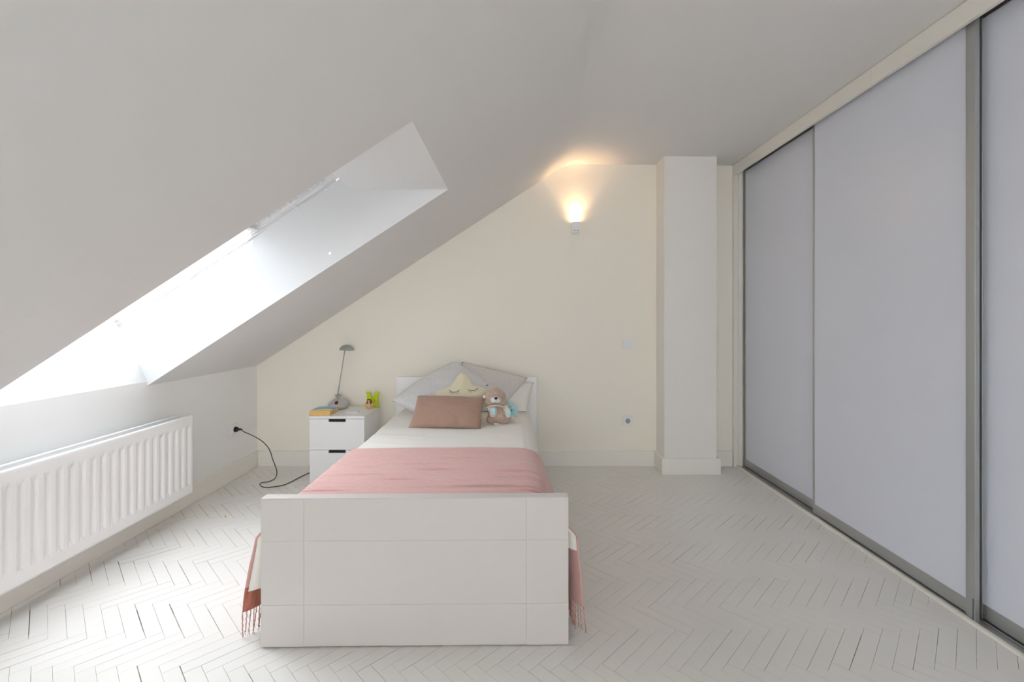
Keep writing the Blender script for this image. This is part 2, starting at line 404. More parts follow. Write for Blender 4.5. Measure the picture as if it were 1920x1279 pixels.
wpart(MB().box(1.815, 1.835, YN, YB - .002, 0, 2.33), 'back_panel', M['trim'])
mb = MB().box(1.710, 1.727, 2.302, YB - .002, 0, .0125); wpart(mb, 'threshold', M['trim'])
mb = MB().box(1.710, 1.727, YN, 2.2995, 0, .012); wpart(mb, 'threshold', M['trim'])
mb = MB().box(1.727, 1.812, YN, YB - .03, 0, .003).box(1.727, 1.742, YN, YB - .03, .003, .010).box(1.768, 1.773, YN, YB - .03, .003, .008).box(1.806, 1.812, YN, YB - .03, .003, .009)
wpart(mb, 'bottom_track', M['alu'])
def door(name, X, y0, y1, grip0, grip1, lab):
    d = wpart(MB().box(X + .001, X + .006, y0 + .008, y1 - .008, .05, 2.292), 'sliding_door', M['door'], 0); d['label'] = lab
    def sub(mb, n, m=M['alu'], b=.001): return local(mb, TW).obj(n, m, d, bevel=b)
    sub(MB().box(X - .001, X + .0055, y0 + .004, y1 - .004, .014, .068), 'bottom_rail')
    sub(MB().box(X - .001, X + .0055, y0 + .004, y1 - .004, 2.291, 2.311), 'top_rail', M['alud'])
    def stile(ya, yb, grip):
        mb = MB()
        if grip:   # wide grip profile: lip, groove and raised face
            lo, hi = min(ya, yb), max(ya, yb)
            mb.box(X - .003, X + .006, hi - .010, hi, .010, 2.312)
            mb.box(X - .012, X + .006, lo, lo + .022, .006, 2.312)
            mb.box(X - .009, X + .006, lo + .022, lo + .034, .008, 2.312)
        else:
            mb.box(X - .002, X + .006, ya, yb, .010, 2.312)
        sub(mb, 'stile')
    stile(y1 - (grip1 or .016), y1, False); stile(y0, y0 + (.046 if grip0 else .016), grip0)
    if grip0: sub(MB().box(X - .0135, X - .011, y0 + .004, y0 + .009, .006, .09), 'end_cap', M['alud'], 0)
door('door', 1.775, 2.66, 3.596, False, False, 'far sliding door panel set back behind the middle door')
door('door', 1.745, 1.751, 2.724, True, False, 'middle sliding door panel, in front of its neighbours')
door('door', 1.775, .80, 1.790, False, .026, 'near sliding door panel cut by the right edge of the photo')

# ================================================================== RADIATOR
def radiator():
    y0, y1, z0, z1, xf = 1.02, 2.723, .130, .587, -1.900
    r = empty('radiator', 'long white double-panel radiator with vertical ribs under the skylight', 'radiator', (-1.94, y1 - .8, z0))
    T = Matrix.Translation(r.location)
    def panel(X, flip, name, y1):
        mb = MB(); pitch = .0505; ny = int((y1 - y0) / pitch * 12); nz = 60
        vs = []; cols = []
        for i in range(ny + 1):
            y = y1 - (y1 - y0) * i / ny
            for j in range(nz + 1):
                z = z0 + (z1 - z0) * j / nz
                ph = (((y1 - .012) - y) / pitch) % 1.0
                d = abs(ph - .5) / .5                         # 0 mid rib .. 1 mid groove
                wgt = max(0, min(1, (d - .30) / .30)); wgt = wgt * wgt * (3 - 2 * wgt)   # groove
                ez = min(z - (z0 + .034), (z1 - .040) - z) + .010 * math.cos(PI * (d - 1)) - .010
                e = max(0, min(1, ez / .014)); e = e * e * (3 - 2 * e)
                g = 0.0085 * (1 - wgt) * e                     # ribs stand proud, seams between
                edge = .004 * max(0, 1 - (z1 - z) / .006) + .004 * max(0, 1 - (z - z0) / .006)
                vs.append((X + flip * (-g - edge * .8), y, z))
        fs = [(i * (nz + 1) + j, i * (nz + 1) + j + 1, (i + 1) * (nz + 1) + j + 1, (i + 1) * (nz + 1) + j) for i in range(ny) for j in range(nz)]
        mb.add(vs, fs, 0, True)
        o = local(mb, T).obj(name, M['rad'], r)
        s = o.modifiers.new('thick', 'SOLIDIFY'); s.thickness = .010; s.offset = 0
        return o
    panel(xf, 1, 'front_panel', y1); panel(-1.975, -1, 'back_panel', y1 + .002)
    mb = MB(); y = y0 + .03
    while y < y1 - .04:
        mb.box(-1.962, -1.915, y, y + .0012, z0 + .03, z1 - .045); y += .014
    local(mb, T).obj('convector_fins', M['rad'], r)
    for zz in (z0 + .03, z1 - .03): local(MB().tube([(-1.972, y1 - .018, zz), (-1.905, y1 - .018, zz)], .014, 12), T).obj('header_pipe', M['rad'], r)
    mb = MB().tube([(-1.945, y1 - .02, z0 + .055), (-1.945, y1 + .02, z0 + .055)], .010, 12).tube([(-1.945, y1 + .012, z0 + .055), (-1.945, y1 + .022, z0 + .055)], .014, 6)
    local(mb, T).obj('end_plug', M['plas'], r)
    for yy in (1.35, 2.45): local(MB().box(XL + .001, -1.988, yy, yy + .03, z0 + .1, z1 - .08), T).obj('wall_bracket', M['plas'], r)
radiator()

# ================================================================== SWITCH, SOCKETS, WALL LAMP
def plate_parts(root, T, kind):
    """plate in local x (width), z (height), y = out of the wall towards -y"""
    L = lambda mb, n, m, p=root, b=.0012: mb.obj(n, m, p, bevel=b)
    mb = MB().box(-.040, .040, -.009, 0, -.040, .040); L(mb, 'plate', M['plas'], b=.003)
    if kind == 'switch':
        L(MB().box(-.0275, .0275, -.0135, -.008, -.0275, .0275), 'rocker', M['plas'], b=.0015)
    else:
        mb = MB().box(-.0275, .0275, -.012, -.008, -.0275, .0275)
        L(mb, 'insert', M['plas'], b=.0015)
        Q = Matrix.Rotation(PI / 2, 4, 'X')
        mb = MB().lathe([(.0205, .0135), (.0225, .0135), (.0225, .010), (.0195, .010), (.0195, .0125)], 32, T=Q)
        L(mb, 'socket_ring', M['plas'], b=0)
        mb = MB().lathe([(0, .0122), (.0195, .0122)], 32, T=Q); L(mb, 'socket_well', mat('socket_well', (.42, .42, .41), .6), b=0)
        mb = MB()
        for sx in (-.0085, .0085): mb.lathe([(0, .0126), (.0028, .0126)], 12, c=(sx, 0, 0), T=Q)
        mb.box(-.003, .003, -.0140, -.012, .0165, .0195).box(-.003, .003, -.0140, -.012, -.0195, -.0165)
        L(mb, 'contact_holes', M['dark'], b=0)
sw = empty('light_switch', 'square white light switch on the cream wall, above the wall socket', 'light switch', (.875, YB, .956)); plate_parts(sw, None, 'switch')
so = empty('wall_socket', 'square white power socket low on the cream wall, nothing plugged in', 'socket', (.875, YB, .353), 0, 'wall sockets'); plate_parts(so, None, 'socket')
so2 = empty('wall_socket', 'white power socket on the left wall beyond the radiator, with black plug in it', 'socket', (XL, 3.325, .358), PI / 2, 'wall sockets'); so2.rotation_euler = (0, 0, PI / 2); plate_parts(so2, None, 'socket')

def wall_lamp():
    X, Z = .466, 1.857
    r = empty('wall_lamp', 'small white box wall lamp throwing warm light up the cream wall', 'wall lamp', (X, YB, Z))
    a, p, h = .029, .068, .042
    mb = MB()
    mb.box(-a, a, -p, -p + .004, -h, h); mb.box(-a, a, -.004, 0, -h, h); mb.box(-a, -a + .004, -p + .004, -.004, -h, h); mb.box(a - .004, a, -p + .004, -.004, -h, h)
    mb.box(-a + .004, a - .004, -p + .004, -.004, -h, -h + .006)
    mb.obj('housing', M['plas'], r)
    mb = MB()
    Q = Matrix.Rotation(PI / 2, 4, 'X')
    for sx in (-.0115, .0115): mb.lathe([(0, p + .0012), (.0038, p + .0012), (.0042, p)], 14, c=(sx, -.028, 0), T=Matrix.Translation((0, 0, 0)) @ Q)
    mb.obj('screw_hole', mat('screw_steel', (.12, .12, .12), .5), r)
    mb = MB().box(-.012, .012, -.047, -.023, .0, .004); mb.obj('bulb', M['led'], r)
    for e, sz, y in ((2.6, 32, -.011), (2.9, 95, -.056), (.5, 160, -.044)):
        ld = bpy.data.lights.new('uplight', 'SPOT'); ld.energy = e; ld.color = (1, .62, .32); ld.spot_size = R(sz); ld.spot_blend = 1; ld.shadow_soft_size = .009
        lo = bpy.data.objects.new('uplight', ld); COL.objects.link(lo); lo.parent = r; lo.location = (0, y, .030); lo.rotation_euler = (PI, 0, 0)
wall_lamp()

# ================================================================== BED
BX, BY, BR = -.352, 1.626, R(.75)
TB = Matrix.Translation((BX, BY, 0)) @ Matrix.Rotation(BR, 4, 'Z')
bed = empty('single_bed', 'white single bed frame with panelled footboard and low headboard', 'bed', (BX, BY, 0), BR)
HW = .5375; ZT = .492
def panelled():
    mb = MB(); xs = [-HW, -.388, .390, HW]; zs = [.004, .150, .3735, .520]; g = .0006
    for i in range(3):
        for j in range(3):
            if i == 1 and j == 0: mb.box(xs[i] + g, xs[i + 1] - g, 0, .0012, zs[j] + .002, zs[j + 1] - g)
            else: mb.box(xs[i] + (g if i else 0), xs[i + 1] - (g if i < 2 else 0), 0, .0012, zs[j], zs[j + 1] - (g if j < 2 else 0))
    mb.box(-HW, HW, .0013, .040, .004, .520)
    mb.box(-HW, HW, .0, .040, .5203, .523)
    return mb
panelled().obj('footboard', M['bed'], bed, bevel=.0008)
MB().box(-HW, HW, 1.935, 1.970, .0, .705).obj('headboard', M['lac'], bed, bevel=.002)
for s in (-1, 1):
    MB().box(min(s * .483, s * .460), max(s * .483, s * .460), .040, 1.935, .13, .37).obj('side_rail', M['bed'], bed, bevel=.002)
mb = MB()
for i in range(14): mb.box(-.5, .5, .12 + i * .13, .19 + i * .13, .262, .28)
mb.obj('slat_base', M['bed'], bed, bevel=.001)

def rounded_box(x0, x1, y0, y1, z0, z1, r, seg=5):
    bm = bmesh.new(); bmesh.ops.create_cube(bm, size=1)
    for v in bm.verts: v.co = Vector(((x0 + x1) / 2 + v.co.x * (x1 - x0), (y0 + y1) / 2 + v.co.y * (y1 - y0), (z0 + z1) / 2 + v.co.z * (z1 - z0)))
    bmesh.ops.bevel(bm, geom=bm.edges, offset=r, segments=seg, profile=.5, affect='EDGES')
    me = bpy.data.meshes.new('m'); bm.to_mesh(me); bm.free()
    for p in me.polygons: p.use_smooth = True
    return me
me = rounded_box(-.43, .43, .05, 1.93, .282, ZT - .006, .035); me.materials.append(M['sheet'])
mt = bpy.data.objects.new('mattress', me); COL.objects.link(mt); mt.location = (BX, BY, 0); mt.rotation_euler = (0, 0, BR)
tag(mt, 'thick mattress hidden under the cream bedspread', 'mattress')

class Path:
    def __init__(s, pts, n=200):
        sp = smoothpath([Vector((a, b, 0)) for a, b in pts], 14); s.p = sp; s.d = [0]
        for i in range(1, len(sp)): s.d.append(s.d[-1] + (sp[i] - sp[i - 1]).length)
        s.L = s.d[-1]
    def at(s, t):
        d = t * s.L; lo, hi = 0, len(s.d) - 1
        while hi - lo > 1:
            m = (lo + hi) // 2
            if s.d[m] <= d: lo = m
            else: hi = m
        f = (d - s.d[lo]) / max(1e-9, s.d[hi] - s.d[lo]); q = s.p[lo].lerp(s.p[hi], min(1, max(0, f))); return q.x, q.y
def drape(left, right, y0, y1, nq, nt, disp, curl, hemwave=.006, flare=0, lowcurl=False):
    """cloth over the mattress: grid of local points, q from left hem to right hem, t from foot to head"""
    PL, PR = Path(left), Path(right); G = []
    for j in range(nt + 1):
        t = j / nt; row = []
        for i in range(-nq, nq + 1):
            q = i / nq; P = PR if q >= 0 else PL; sgn = 1 if q >= 0 else -1
            x, z = P.at(abs(q)); y = y0 + (y1 - y0) * t
            hang = max(0, min(1, (x - .47) / .05))
            hw = math.sin(y * 17 + sgn) * .5 + math.sin(y * 41 + 2 * sgn) * .3
            x += hang * hemwave * hw * (1 - math.exp(-(y - y0) / .05))
            x += flare * math.exp(-(y - y0) / .038) * min(1, max(0, (ZT - .03 - z) / .10))
            ck = min(1, max(0, (ZT - z) / .2))
            if lowcurl and sgn < 0: ck = min(1, max(0, (.20 - z) / .03))
            x -= curl[0 if sgn < 0 else 1] * math.exp(-(y - y0) / .022) * ck
            dx, dz = disp(sgn * x, y, hang)
            row.append(Vector((sgn * x + dx, y, z + dz)))
        G.append(row)
    return G
def grid_obj(G, name, mats, parent, thick, matfn=None, loc=True):
    mb = MB(); nt, nx = len(G), len(G[0]); vs = [v for r_ in G for v in r_]; mb.v = [tuple(v) for v in vs]
    for j in range(nt - 1):
        for i in range(nx - 1):
            f = (j * nx + i, j * nx + i + 1, (j + 1) * nx + i + 1, (j + 1) * nx + i)
            mb.f.append(f); mb.sm.append(True); mb.m.append(matfn(i, j, G[j][i]) if matfn else 0)
    o = mb.obj(name, mats, parent, clean=False)
    s = o.modifiers.new('thick', 'SOLIDIFY'); s.thickness = thick; s.offset = 0
    return o
def dis_sheet(x, y, h):
    k = 1 - h
    d = .0035 * noise.noise((x * 3 + 5, y * 9, 0)) + .002 * noise.noise((x * 14, y * 11, 3)) + .0016 * noise.noise((x * 4 + y * 16, y * 5, 9))
    ps = 0
    if y > .85: d += .003 * max(0, noise.noise((x * 6 - y * 9, y * 3, 4)))
    return h * .006 * noise.noise((0, y * 12, 7)), k * d
zs_ = ZT
sheetL = [(0, zs_), (.40, zs_), (.442, zs_ - .005), (.466, zs_ - .025), (.482, zs_ - .06), (.492, .385), (.500, .33), (.515, .25), (.530, .172)]
sheetR = [(0, zs_), (.36, zs_ - .001), (.415, zs_ - .006), (.455, zs_ - .024), (.478, zs_ - .06), (.489, .385), (.492, .35), (.495, .310)]
G = drape(sheetL, sheetR, .046, 1.928, 90, 200, dis_sheet, (.0, .0), .006, .078)
bs = grid_obj(G, 'bedspread', M['linen'], None, .003); bs.data.materials.clear(); bs.data.materials.append(M['sheet'])
bs.location = (BX, BY, 0); bs.rotation_euler = (0, 0, BR)
tag(bs, 'cream cotton bedspread covering the mattress and hanging over the bed rails', 'bedspread')
zt = ZT + .011
throwL = [(0, zt), (.40, zt), (.448, zt - .005), (.474, zt - .026), (.492, zt - .06), (.510, .39), (.522, .33), (.540, .25), (.556, .16), (.562, .095)]
throwR = [(0, zt), (.36, zt - .001), (.42, zt - .006), (.462, zt - .022), (.490, zt - .055), (.512, .39), (.523, .34), (.534, .25), (.541, .17), (.545, .105)]
creases = [(-.36, .115, .16, .0052), (-.12, .235, .14, .0048), (-.30, .29, .22, .0036), (.02, .36, .16, .0052), (.34, .34, .16, .0050), (.26, .16, .34, .0045), (-.10, .44, .2, .003), (.1, .52, .25, .0028), (.36, .26, .16, .0035), (-.3, .56, .2, .0025), (.2, .6, .2, .0025), (.42, .12, .12, .005), (-.28, .40, .16, .003)]
def dis_throw(x, y, h):
    k = 1 - h
    d = .0038 * noise.noise((x * 2.2 + 2, y * 17, 1)) + .0026 * noise.noise((x * 3.4, y * 34, 5)) + .001 * noise.noise((x * 9, y * 50, 2))
    for cx, cy, lx, am in creases:
        yy = (y - cy - .02 * (x - cx)) / .0055; e = math.exp(-((x - cx) / (lx * .6)) ** 2)
        d += 1.15 * am * e * (1.3 * math.exp(-((yy - 1.1) ** 2)) - 1.2 * math.exp(-yy * yy))
    return h * .010 * noise.noise((x, y * 14, 3)), k * d + k * .001
G = drape(throwL, throwR, .050, .690, 110, 150, dis_throw, (.0, .012), .009, .064)
def tm(i, j, v): return 1 if (v.x < 0 and v.z < .178) else 0
th = grid_obj(G, 'throw_blanket', [M['pink'], M['terra']], None, .003, tm)
th.location = (BX, BY, 0); th.rotation_euler = (0, 0, BR)
tag(th, 'dusty pink woven throw with fringed ends laid across the foot of the bed', 'blanket')
rf = random.Random(5)
for side, ci in ((-1, 0), (1, -1)):
    mb = MB()
    j = 0
    while j < len(G):
        p = G[j][ci] ; L = .072 + rf.random() * .012; w0 = (rf.random() - .5) * .012; w1 = (rf.random() - .5) * .01
        pts = []
        for k in range(9):
            f = k / 8; pts.append(Vector((p.x + w0 * f + side * .004 * f + .0012 * math.sin(f * 22 + j), p.y + w1 * f + .0012 * math.cos(f * 22 + j), p.z - L * f)))
        mb.tube(pts, [.0021 - .0004 * math.sin(k * 2.1) for k in range(8)] + [.0028], 6)
        for q in range(4):
            e = pts[-1]; mb.tube([e, e + Vector(((rf.random() - .5) * .010, (rf.random() - .5) * .010, -.012))], .0007, 3)
        j += 2 if j < 20 else 3
    mb.obj('fringe', M['fringe'], th, clean=False)['kind'] = 'stuff'

# ================================================================== PILLOWS
ZC = ZT + .004
def hb(p):                                         # keep clear of mattress and headboard
    p.z = max(p.z, ZC + .0015 * noise.noise(p * 20)); p.y = min(p.y, 3.548); return p
def pillow(name, corners, T, m, label, pinch=.07, n=34, wr=.006, seed=0, power=.42, crease=None, group=None, flat=0):
    c = [Vector(k) for k in corners]                # bottom-left, bottom-right, top-right, top-left
    nrm = ((c[1] - c[0]).cross(c[3] - c[0])).normalized()
    if nrm.y > 0: nrm = -nrm
    mb = MB(); idx = {}
    def P(i, j, s):
        u, v = -1 + 2 * i / n, -1 + 2 * j / n
        uu, vv = u * (1 - pinch * (1 - v * v)), v * (1 - pinch * (1 - u * u))
        a, b = (uu + 1) / 2, (vv + 1) / 2
        p = c[0] * (1 - a) * (1 - b) + c[1] * a * (1 - b) + c[2] * a * b + c[3] * (1 - a) * b
        e = max(0, (1 - u * u) * (1 - v * v)); t = T * .5 * e ** power
        w_ = wr * noise.noise((uu * 2.5 + seed, vv * 2.5, s * 3)) * min(1, e * 3)
        w_ += wr * .7 * noise.noise((uu * 7 + seed, vv * 7, s * 3)) * min(1, e * 4) * (1 - e)
        if crease: w_ += crease(u, v)
        return hb(p + nrm * (s * t + w_ * s))
    for s in (1, -1):
        for j in range(n + 1):
            for i in range(n + 1):
                b = i in (0, n) or j in (0, n)
                k = (i, j, 0 if b else s)
                if k not in idx: idx[k] = len(mb.v); mb.v.append(tuple(P(i, j, 0 if b else s)))
    for s in (1, -1):
        for j in range(n):
            for i in range(n):
                q = [idx[(a, b, 0 if (a in (0, n) or b in (0, n)) else s)] for a, b in ((i, j), (i + 1, j), (i + 1, j + 1), (i, j + 1))]
                mb.f.append(q if s > 0 else q[::-1]); mb.m.append(0); mb.sm.append(True)
    ctr = sum((k for k in c), Vector()) / 4
    mb.v = [tuple(Vector(v) - ctr) for v in mb.v]
    o = mb.obj(name, m, clean=False); o.location = ctr
    return tag(o, label, 'pillow', group)
# long white sleeping pillow against the headboard
pillow('bed_pillow', [px(790, 782, 3.30), px(990, 781, 3.28), px(1001, 718, 3.50), px(812, 724, 3.50)], .13, M['sheet'],
       'long cream sleeping pillow lying against the headboard behind the cushions', .035, 40, .008, 3, power=.36)
pillow('square_cushion', [px(842, 786, 3.26), px(941, 772, 3.28), px(990, 708, 3.47), px(866, 679, 3.52)], .12, M['greyp2'],
       'grey-beige speckled square cushion on the right, leaning behind the star', .02, 34, .010, 11, power=.40, group='speckled square cushions on the bed')
pillow('square_cushion', [px(734, 752, 3.27), px(848, 800, 3.06), px(934, 732, 3.34), px(851, 679, 3.49)], .17, M['greyp'],
       'blue-grey speckled square cushion on the left, leaning against the headboard', -.05, 34, .010, 21, power=.40, group='speckled square cushions on the bed')
def rc(u, v):
    return -.012 * math.exp(-((u + .12 + .12 * (v + 1)) / .06) ** 2) * max(0, -v - .2) - .012 * math.exp(-((u - .42 + .15 * (v + 1)) / .07) ** 2) * max(0, -v - .25) + .004 * math.exp(-((u + .02) / .08) ** 2) * max(0, -v - .3)
pillow('lumbar_cushion', [px(765, 804, 2.785), px(901, 807, 2.775), px(909, 746, 2.93), px(783, 742, 2.93)], .115, M['rose'],
       'rectangular brownish-rose cushion standing in front of the star', .035, 40, .006, 31, power=.36, crease=rc)

# star cushion with sleeping eyes
def star():
    C = px(867.5, 753, 3.06); Rr = .199; tilt = R(2); lean = R(14)
    st = empty('star_cushion', 'pale yellow star-shaped cushion with embroidered closed eyes', 'cushion', C)
    def rad(th):
        a = (th - PI / 2 - tilt) % (2 * PI / 5); a = min(a, 2 * PI / 5 - a) / (PI / 5)          # 0 tip .. 1 valley
        a = min(1, math.sqrt(a * a + .030) - .015) * PI / 5; rv = .60; g = PI / 5
        return 1.10 * Rr * rv * math.sin(g) / (math.sin(a) + rv * math.sin(g - a))
    Q = Matrix.Rotation(-lean, 3, 'X')
    def pos(th, rho, s):
        r = rad(th) * rho; e = max(0, 1 - rho ** 2.2); t = .058 * e ** .55 * (.55 + .45 * (rad(th) / Rr < .8) if False else 1)
        t *= (1 - .35 * max(0, (r / Rr - .45)) / .55)
        wv = .003 * noise.noise((math.cos(th) * 3 * rho, math.sin(th) * 3 * rho, s * 2)) + .0022 * noise.noise((math.cos(th) * 14, math.sin(th) * 14, s)) * rho ** 4 * (1 - rho) * 8
        return Vector((r * math.cos(th), -s * t - s * wv, r * math.sin(th)))
    mb = MB(); NA, NR = 120, 22
    for s in (1, -1):
        vs = [pos(0, 0, s)]
        for k in range(1, NR + 1):
            for i in range(NA): vs.append(pos(2 * PI * i / NA, (k / NR) ** .8, s))
        vs = [hb(Q @ v + C) - C for v in vs]
        fs = [(0, 1 + i, 1 + (i + 1) % NA) for i in range(NA)]
        for k in range(NR - 1):
            for i in range(NA):
                a = 1 + k * NA + i; b = 1 + k * NA + (i + 1) % NA; fs.append((a, a + NA, b + NA, b))
        mb.add(vs, fs if s < 0 else [f[::-1] for f in fs], 0, True)
    mb.obj('cover', M['star'], st)
    def surf(x, z):
        th = math.atan2(z, x); r = math.hypot(x, z); rho = r / rad(th)
        p = pos(th, rho, 1); p.y -= .0012; return Q @ p
    s_ = 3.0 / F * 1.0
    def toloc(u, v): return ((u - 867.5) * s_, (753 - v) * s_)
    def eye(arc, lashes):
        mb = MB(); pts = []
        (x0, y0), (xm, ym), (x1, y1) = arc
        for i in range(13):
            t = i / 12; u = (1 - t) ** 2 * x0 + 2 * t * (1 - t) * xm + t * t * x1; v = (1 - t) ** 2 * y0 + 2 * t * (1 - t) * ym + t * t * y1
            pts.append(surf(*toloc(u, v)))
        mb.tube(pts, .0015, 6)
        for (a, b, c, d) in lashes: mb.tube([surf(*toloc(a, b)), surf(*toloc((a + c) / 2, (b + d) / 2)), surf(*toloc(c, d))], .0013, 6)
        mb.obj('embroidered_eye', M['ink'], st)
    eye(((841.8, 731.8), (852, 741), (863, 732.0)), [(845.3, 734.6, 844.3, 738), (849, 736, 847.9, 739.6), (852.5, 736.6, 852.3, 739.4), (856.3, 736.2, 857.3, 740.4), (860, 734.6, 862, 738)])
    eye(((878.8, 731.2), (888.5, 737), (897.2, 727.3)), [(881.3, 732.8, 880.6, 736.4), (886, 733.6, 886, 737.8), (891, 732.4, 892.2, 735.8), (895, 730, 897.2, 732.6)])
    mb = MB(); c = px(913.5, 722.5, 3.10) - C
    mb.box(-.008, .008, -.0015, .0015, -.003, .003, T=Matrix.Translation(c) @ Matrix.Rotation(R(-20), 4, 'Y')); mb.obj('fabric_tag', M['ink'], st, bevel=.0015)
star()

# ================================================================== PLUSH TOYS
def blob(name, ells, m, parent, voxel=.003, sm=6):
    mb = MB()
    for e in ells:
        mb.ell(e[0], e[1], e[2] if len(e) > 2 else None, 20)
    o = mb.obj(name, m, parent)
    r = o.modifiers.new('remesh', 'REMESH'); r.mode = 'VOXEL'; r.voxel_size = voxel; r.use_smooth_shade = True
    s = o.modifiers.new('smooth', 'SMOOTH'); s.iterations = sm; s.factor = .6
    return o
from mathutils import Euler
def otter():
    Y = 2.93; k = Y / F
    base = px(934, 796, Y); base.z = ZC
    r = empty('plush_otter', 'taupe plush otter with white muzzle and pale blue paws, propped against the cushions', 'plush toy', base)
    def P(u, v, dy=0): p = px(u, v, Y); p.y += dy; return p - base
    E = Euler
    blob('body', [(P(935, 776, .0), (.070, .062, .066)), (P(934, 766, .005), (.064, .056, .058)), (P(940, 784, -.005), (.062, .056, .036)),
                  (P(922, 786, -.01), (.036, .04, .030))], M['otter'], r, .004, 8)
    h = blob('head', [(P(929, 744, -.005), (.064, .056, .048), E((0, R(8), 0))), (P(928, 740, 0), (.054, .050, .046)), (P(922, 753, -.012), (.045, .04, .024)), (P(940, 753, -.012), (.038, .04, .024))], M['otter'], r, .004, 8)
    blob('ear', [(P(908.5, 744.5, .0), (.010, .012, .013))], M['white_pl'], h, .002, 2)
    blob('ear', [(P(949, 738, .0), (.009, .010, .011))], M['otterl'], h, .002, 2)
    blob('muzzle', [(P(926.5, 747, -.050), (.021, .016, .019), E((0, R(-10), 0))), (P(933, 748, -.050), (.020, .016, .016)), (P(930.5, 744.5, -.053), (.014, .013, .015))], M['white_pl'], h, .002, 3)
    MB().ell(P(930.6, 743.6, -.068), (.0095, .007, .0085)).obj('nose', M['black'], h)
    mb = MB()
    for pts in ([(930.6, 746), (930.8, 748)], [(928, 748.4), (929.6, 749), (930.8, 748), (932.2, 749), (934, 747.8)]):
        mb.tube([P(a, b, -.0672) for a, b in pts], .0008, 5)
    mb.obj('mouth', M['ink'], h)
    mb = MB()
    for (a, b, c) in ((918.5, 741, 923), (937, 740, 941)): mb.tube([P(a, b, -.056), P((a + c) / 2, b + 1.6, -.0575), P(c, b + .4, -.057)], .0007, 5)
    # collar ruff between head and body
    mb = MB(); pts = [P(912, 763, -.035), P(920, 758.5, -.058), P(930, 757, -.066), P(940, 758.5, -.060), P(947, 763.5, -.04)]
    mb.tube(smoothpath(pts, 6), .0055, 8); mb.obj('collar', M['otterl'], r)
    # arms with blue paw pads
    a1 = blob('arm', [(P(926, 769, -.058), (.024, .016, .034), E((0, R(12), 0))), (P(921, 764, -.040), (.02, .02, .022))], M['otterl'], r, .003, 4)
    blob('paw_pad', [(P(926.5, 767, -.072), (.0145, .007, .023), E((0, R(10), 0)))], M['blue_pl'], a1, .002, 2)
    a2 = blob('arm', [(P(953, 771, -.050), (.021, .016, .034), E((0, R(-4), 0))), (P(949, 764, -.034), (.02, .02, .022))], M['otterl'], r, .003, 4)
    blob('paw_pad', [(P(954, 770.5, -.064), (.0135, .007, .025), E((0, R(-4), 0)))], M['blue_pl'], a2, .002, 2)
    blob('foot', [(P(933, 791.5, -.062), (.026, .022, .009), E((0, R(14), 0))), (P(941, 793.5, -.064), (.010, .016, .008))], M['otterl'], r, .0025, 3)
    mb = MB().tube(smoothpath([P(941, 768, -.064), P(942, 778, -.068), P(941.5, 788, -.058)], 6), .0016, 6); mb.obj('front_seam', M['otterl'], r)
    Yb = 2.99
    base = px(962, 783, Yb); base.z = ZC
    r2 = empty('plush_toy', 'small pale blue plush toy tucked beside the otter', 'plush toy', base)
    def P2(u, v, dy=0): p = px(u, v, Yb); p.y += dy; return p - base
    b = blob('body', [(P2(956, 764, .0), (.040, .034, .036)), (P2(963, 771, -.01), (.028, .03, .032))], M['blue_pl'], r2, .003, 6)
    blob('tail', [(P2(966, 776.5, -.012), (.014, .016, .013)), (P2(968, 779.5, -.014), (.006, .012, .010), E((0, R(30), 0)))], M['otterl'], r2, .0025, 3)
    MB().ell(P2(959.6, 767.5, -.041), (.0032, .002, .0048)).obj('eye', M['black'], r2)
otter()

# ================================================================== NIGHTSTAND
NX, NY, NW, ND, NH = -1.438, 3.235, .384, .380, .471
ns = empty('nightstand', 'white two-drawer bedside cabinet with black cut-out grips', 'nightstand', (NX, NY, 0))
MB().box(0, NW, 0, ND, NH - .018, NH).obj('top_panel', M['lac'], ns, bevel=.0015)
for a in (0, NW - .016): MB().box(a, a + .016, .018, ND, .0, NH - .0185).obj('side_panel', M['lac'], ns, bevel=.001)
MB().box(.0165, NW - .0165, ND - .008, ND, .02, NH - .02).obj('back_panel', M['lac'], ns)
MB().box(.0165, NW - .0165, .03, ND - .01, .0, .022).obj('plinth', M['lac'], ns)
for z0, z1 in ((.237, NH - .0205), (.006, .234)):
    d = MB()
    g0, g1, gh = NW / 2 - .060, NW / 2 + .060, .019
    d.box(.0015, g0, 0, .017, z0, z1); d.box(g1, NW - .0015, 0, .017, z0, z1); d.box(g0, g1, 0, .017, z0, z1 - gh)
    do = d.obj('drawer', M['lac'], ns)
    MB().box(.022, NW - .022, .024, ND - .03, z0 + .01, z1 - .04).obj('drawer_box', M['lac'], do)
    MB().box(g0 - .002, g1 + .002, .0172, .022, z1 - gh - .003, z1).box(g0, g1, .004, .0172, z1 - gh - .0002, z1 - gh + .0006).obj('grip_recess', M['black'], do)

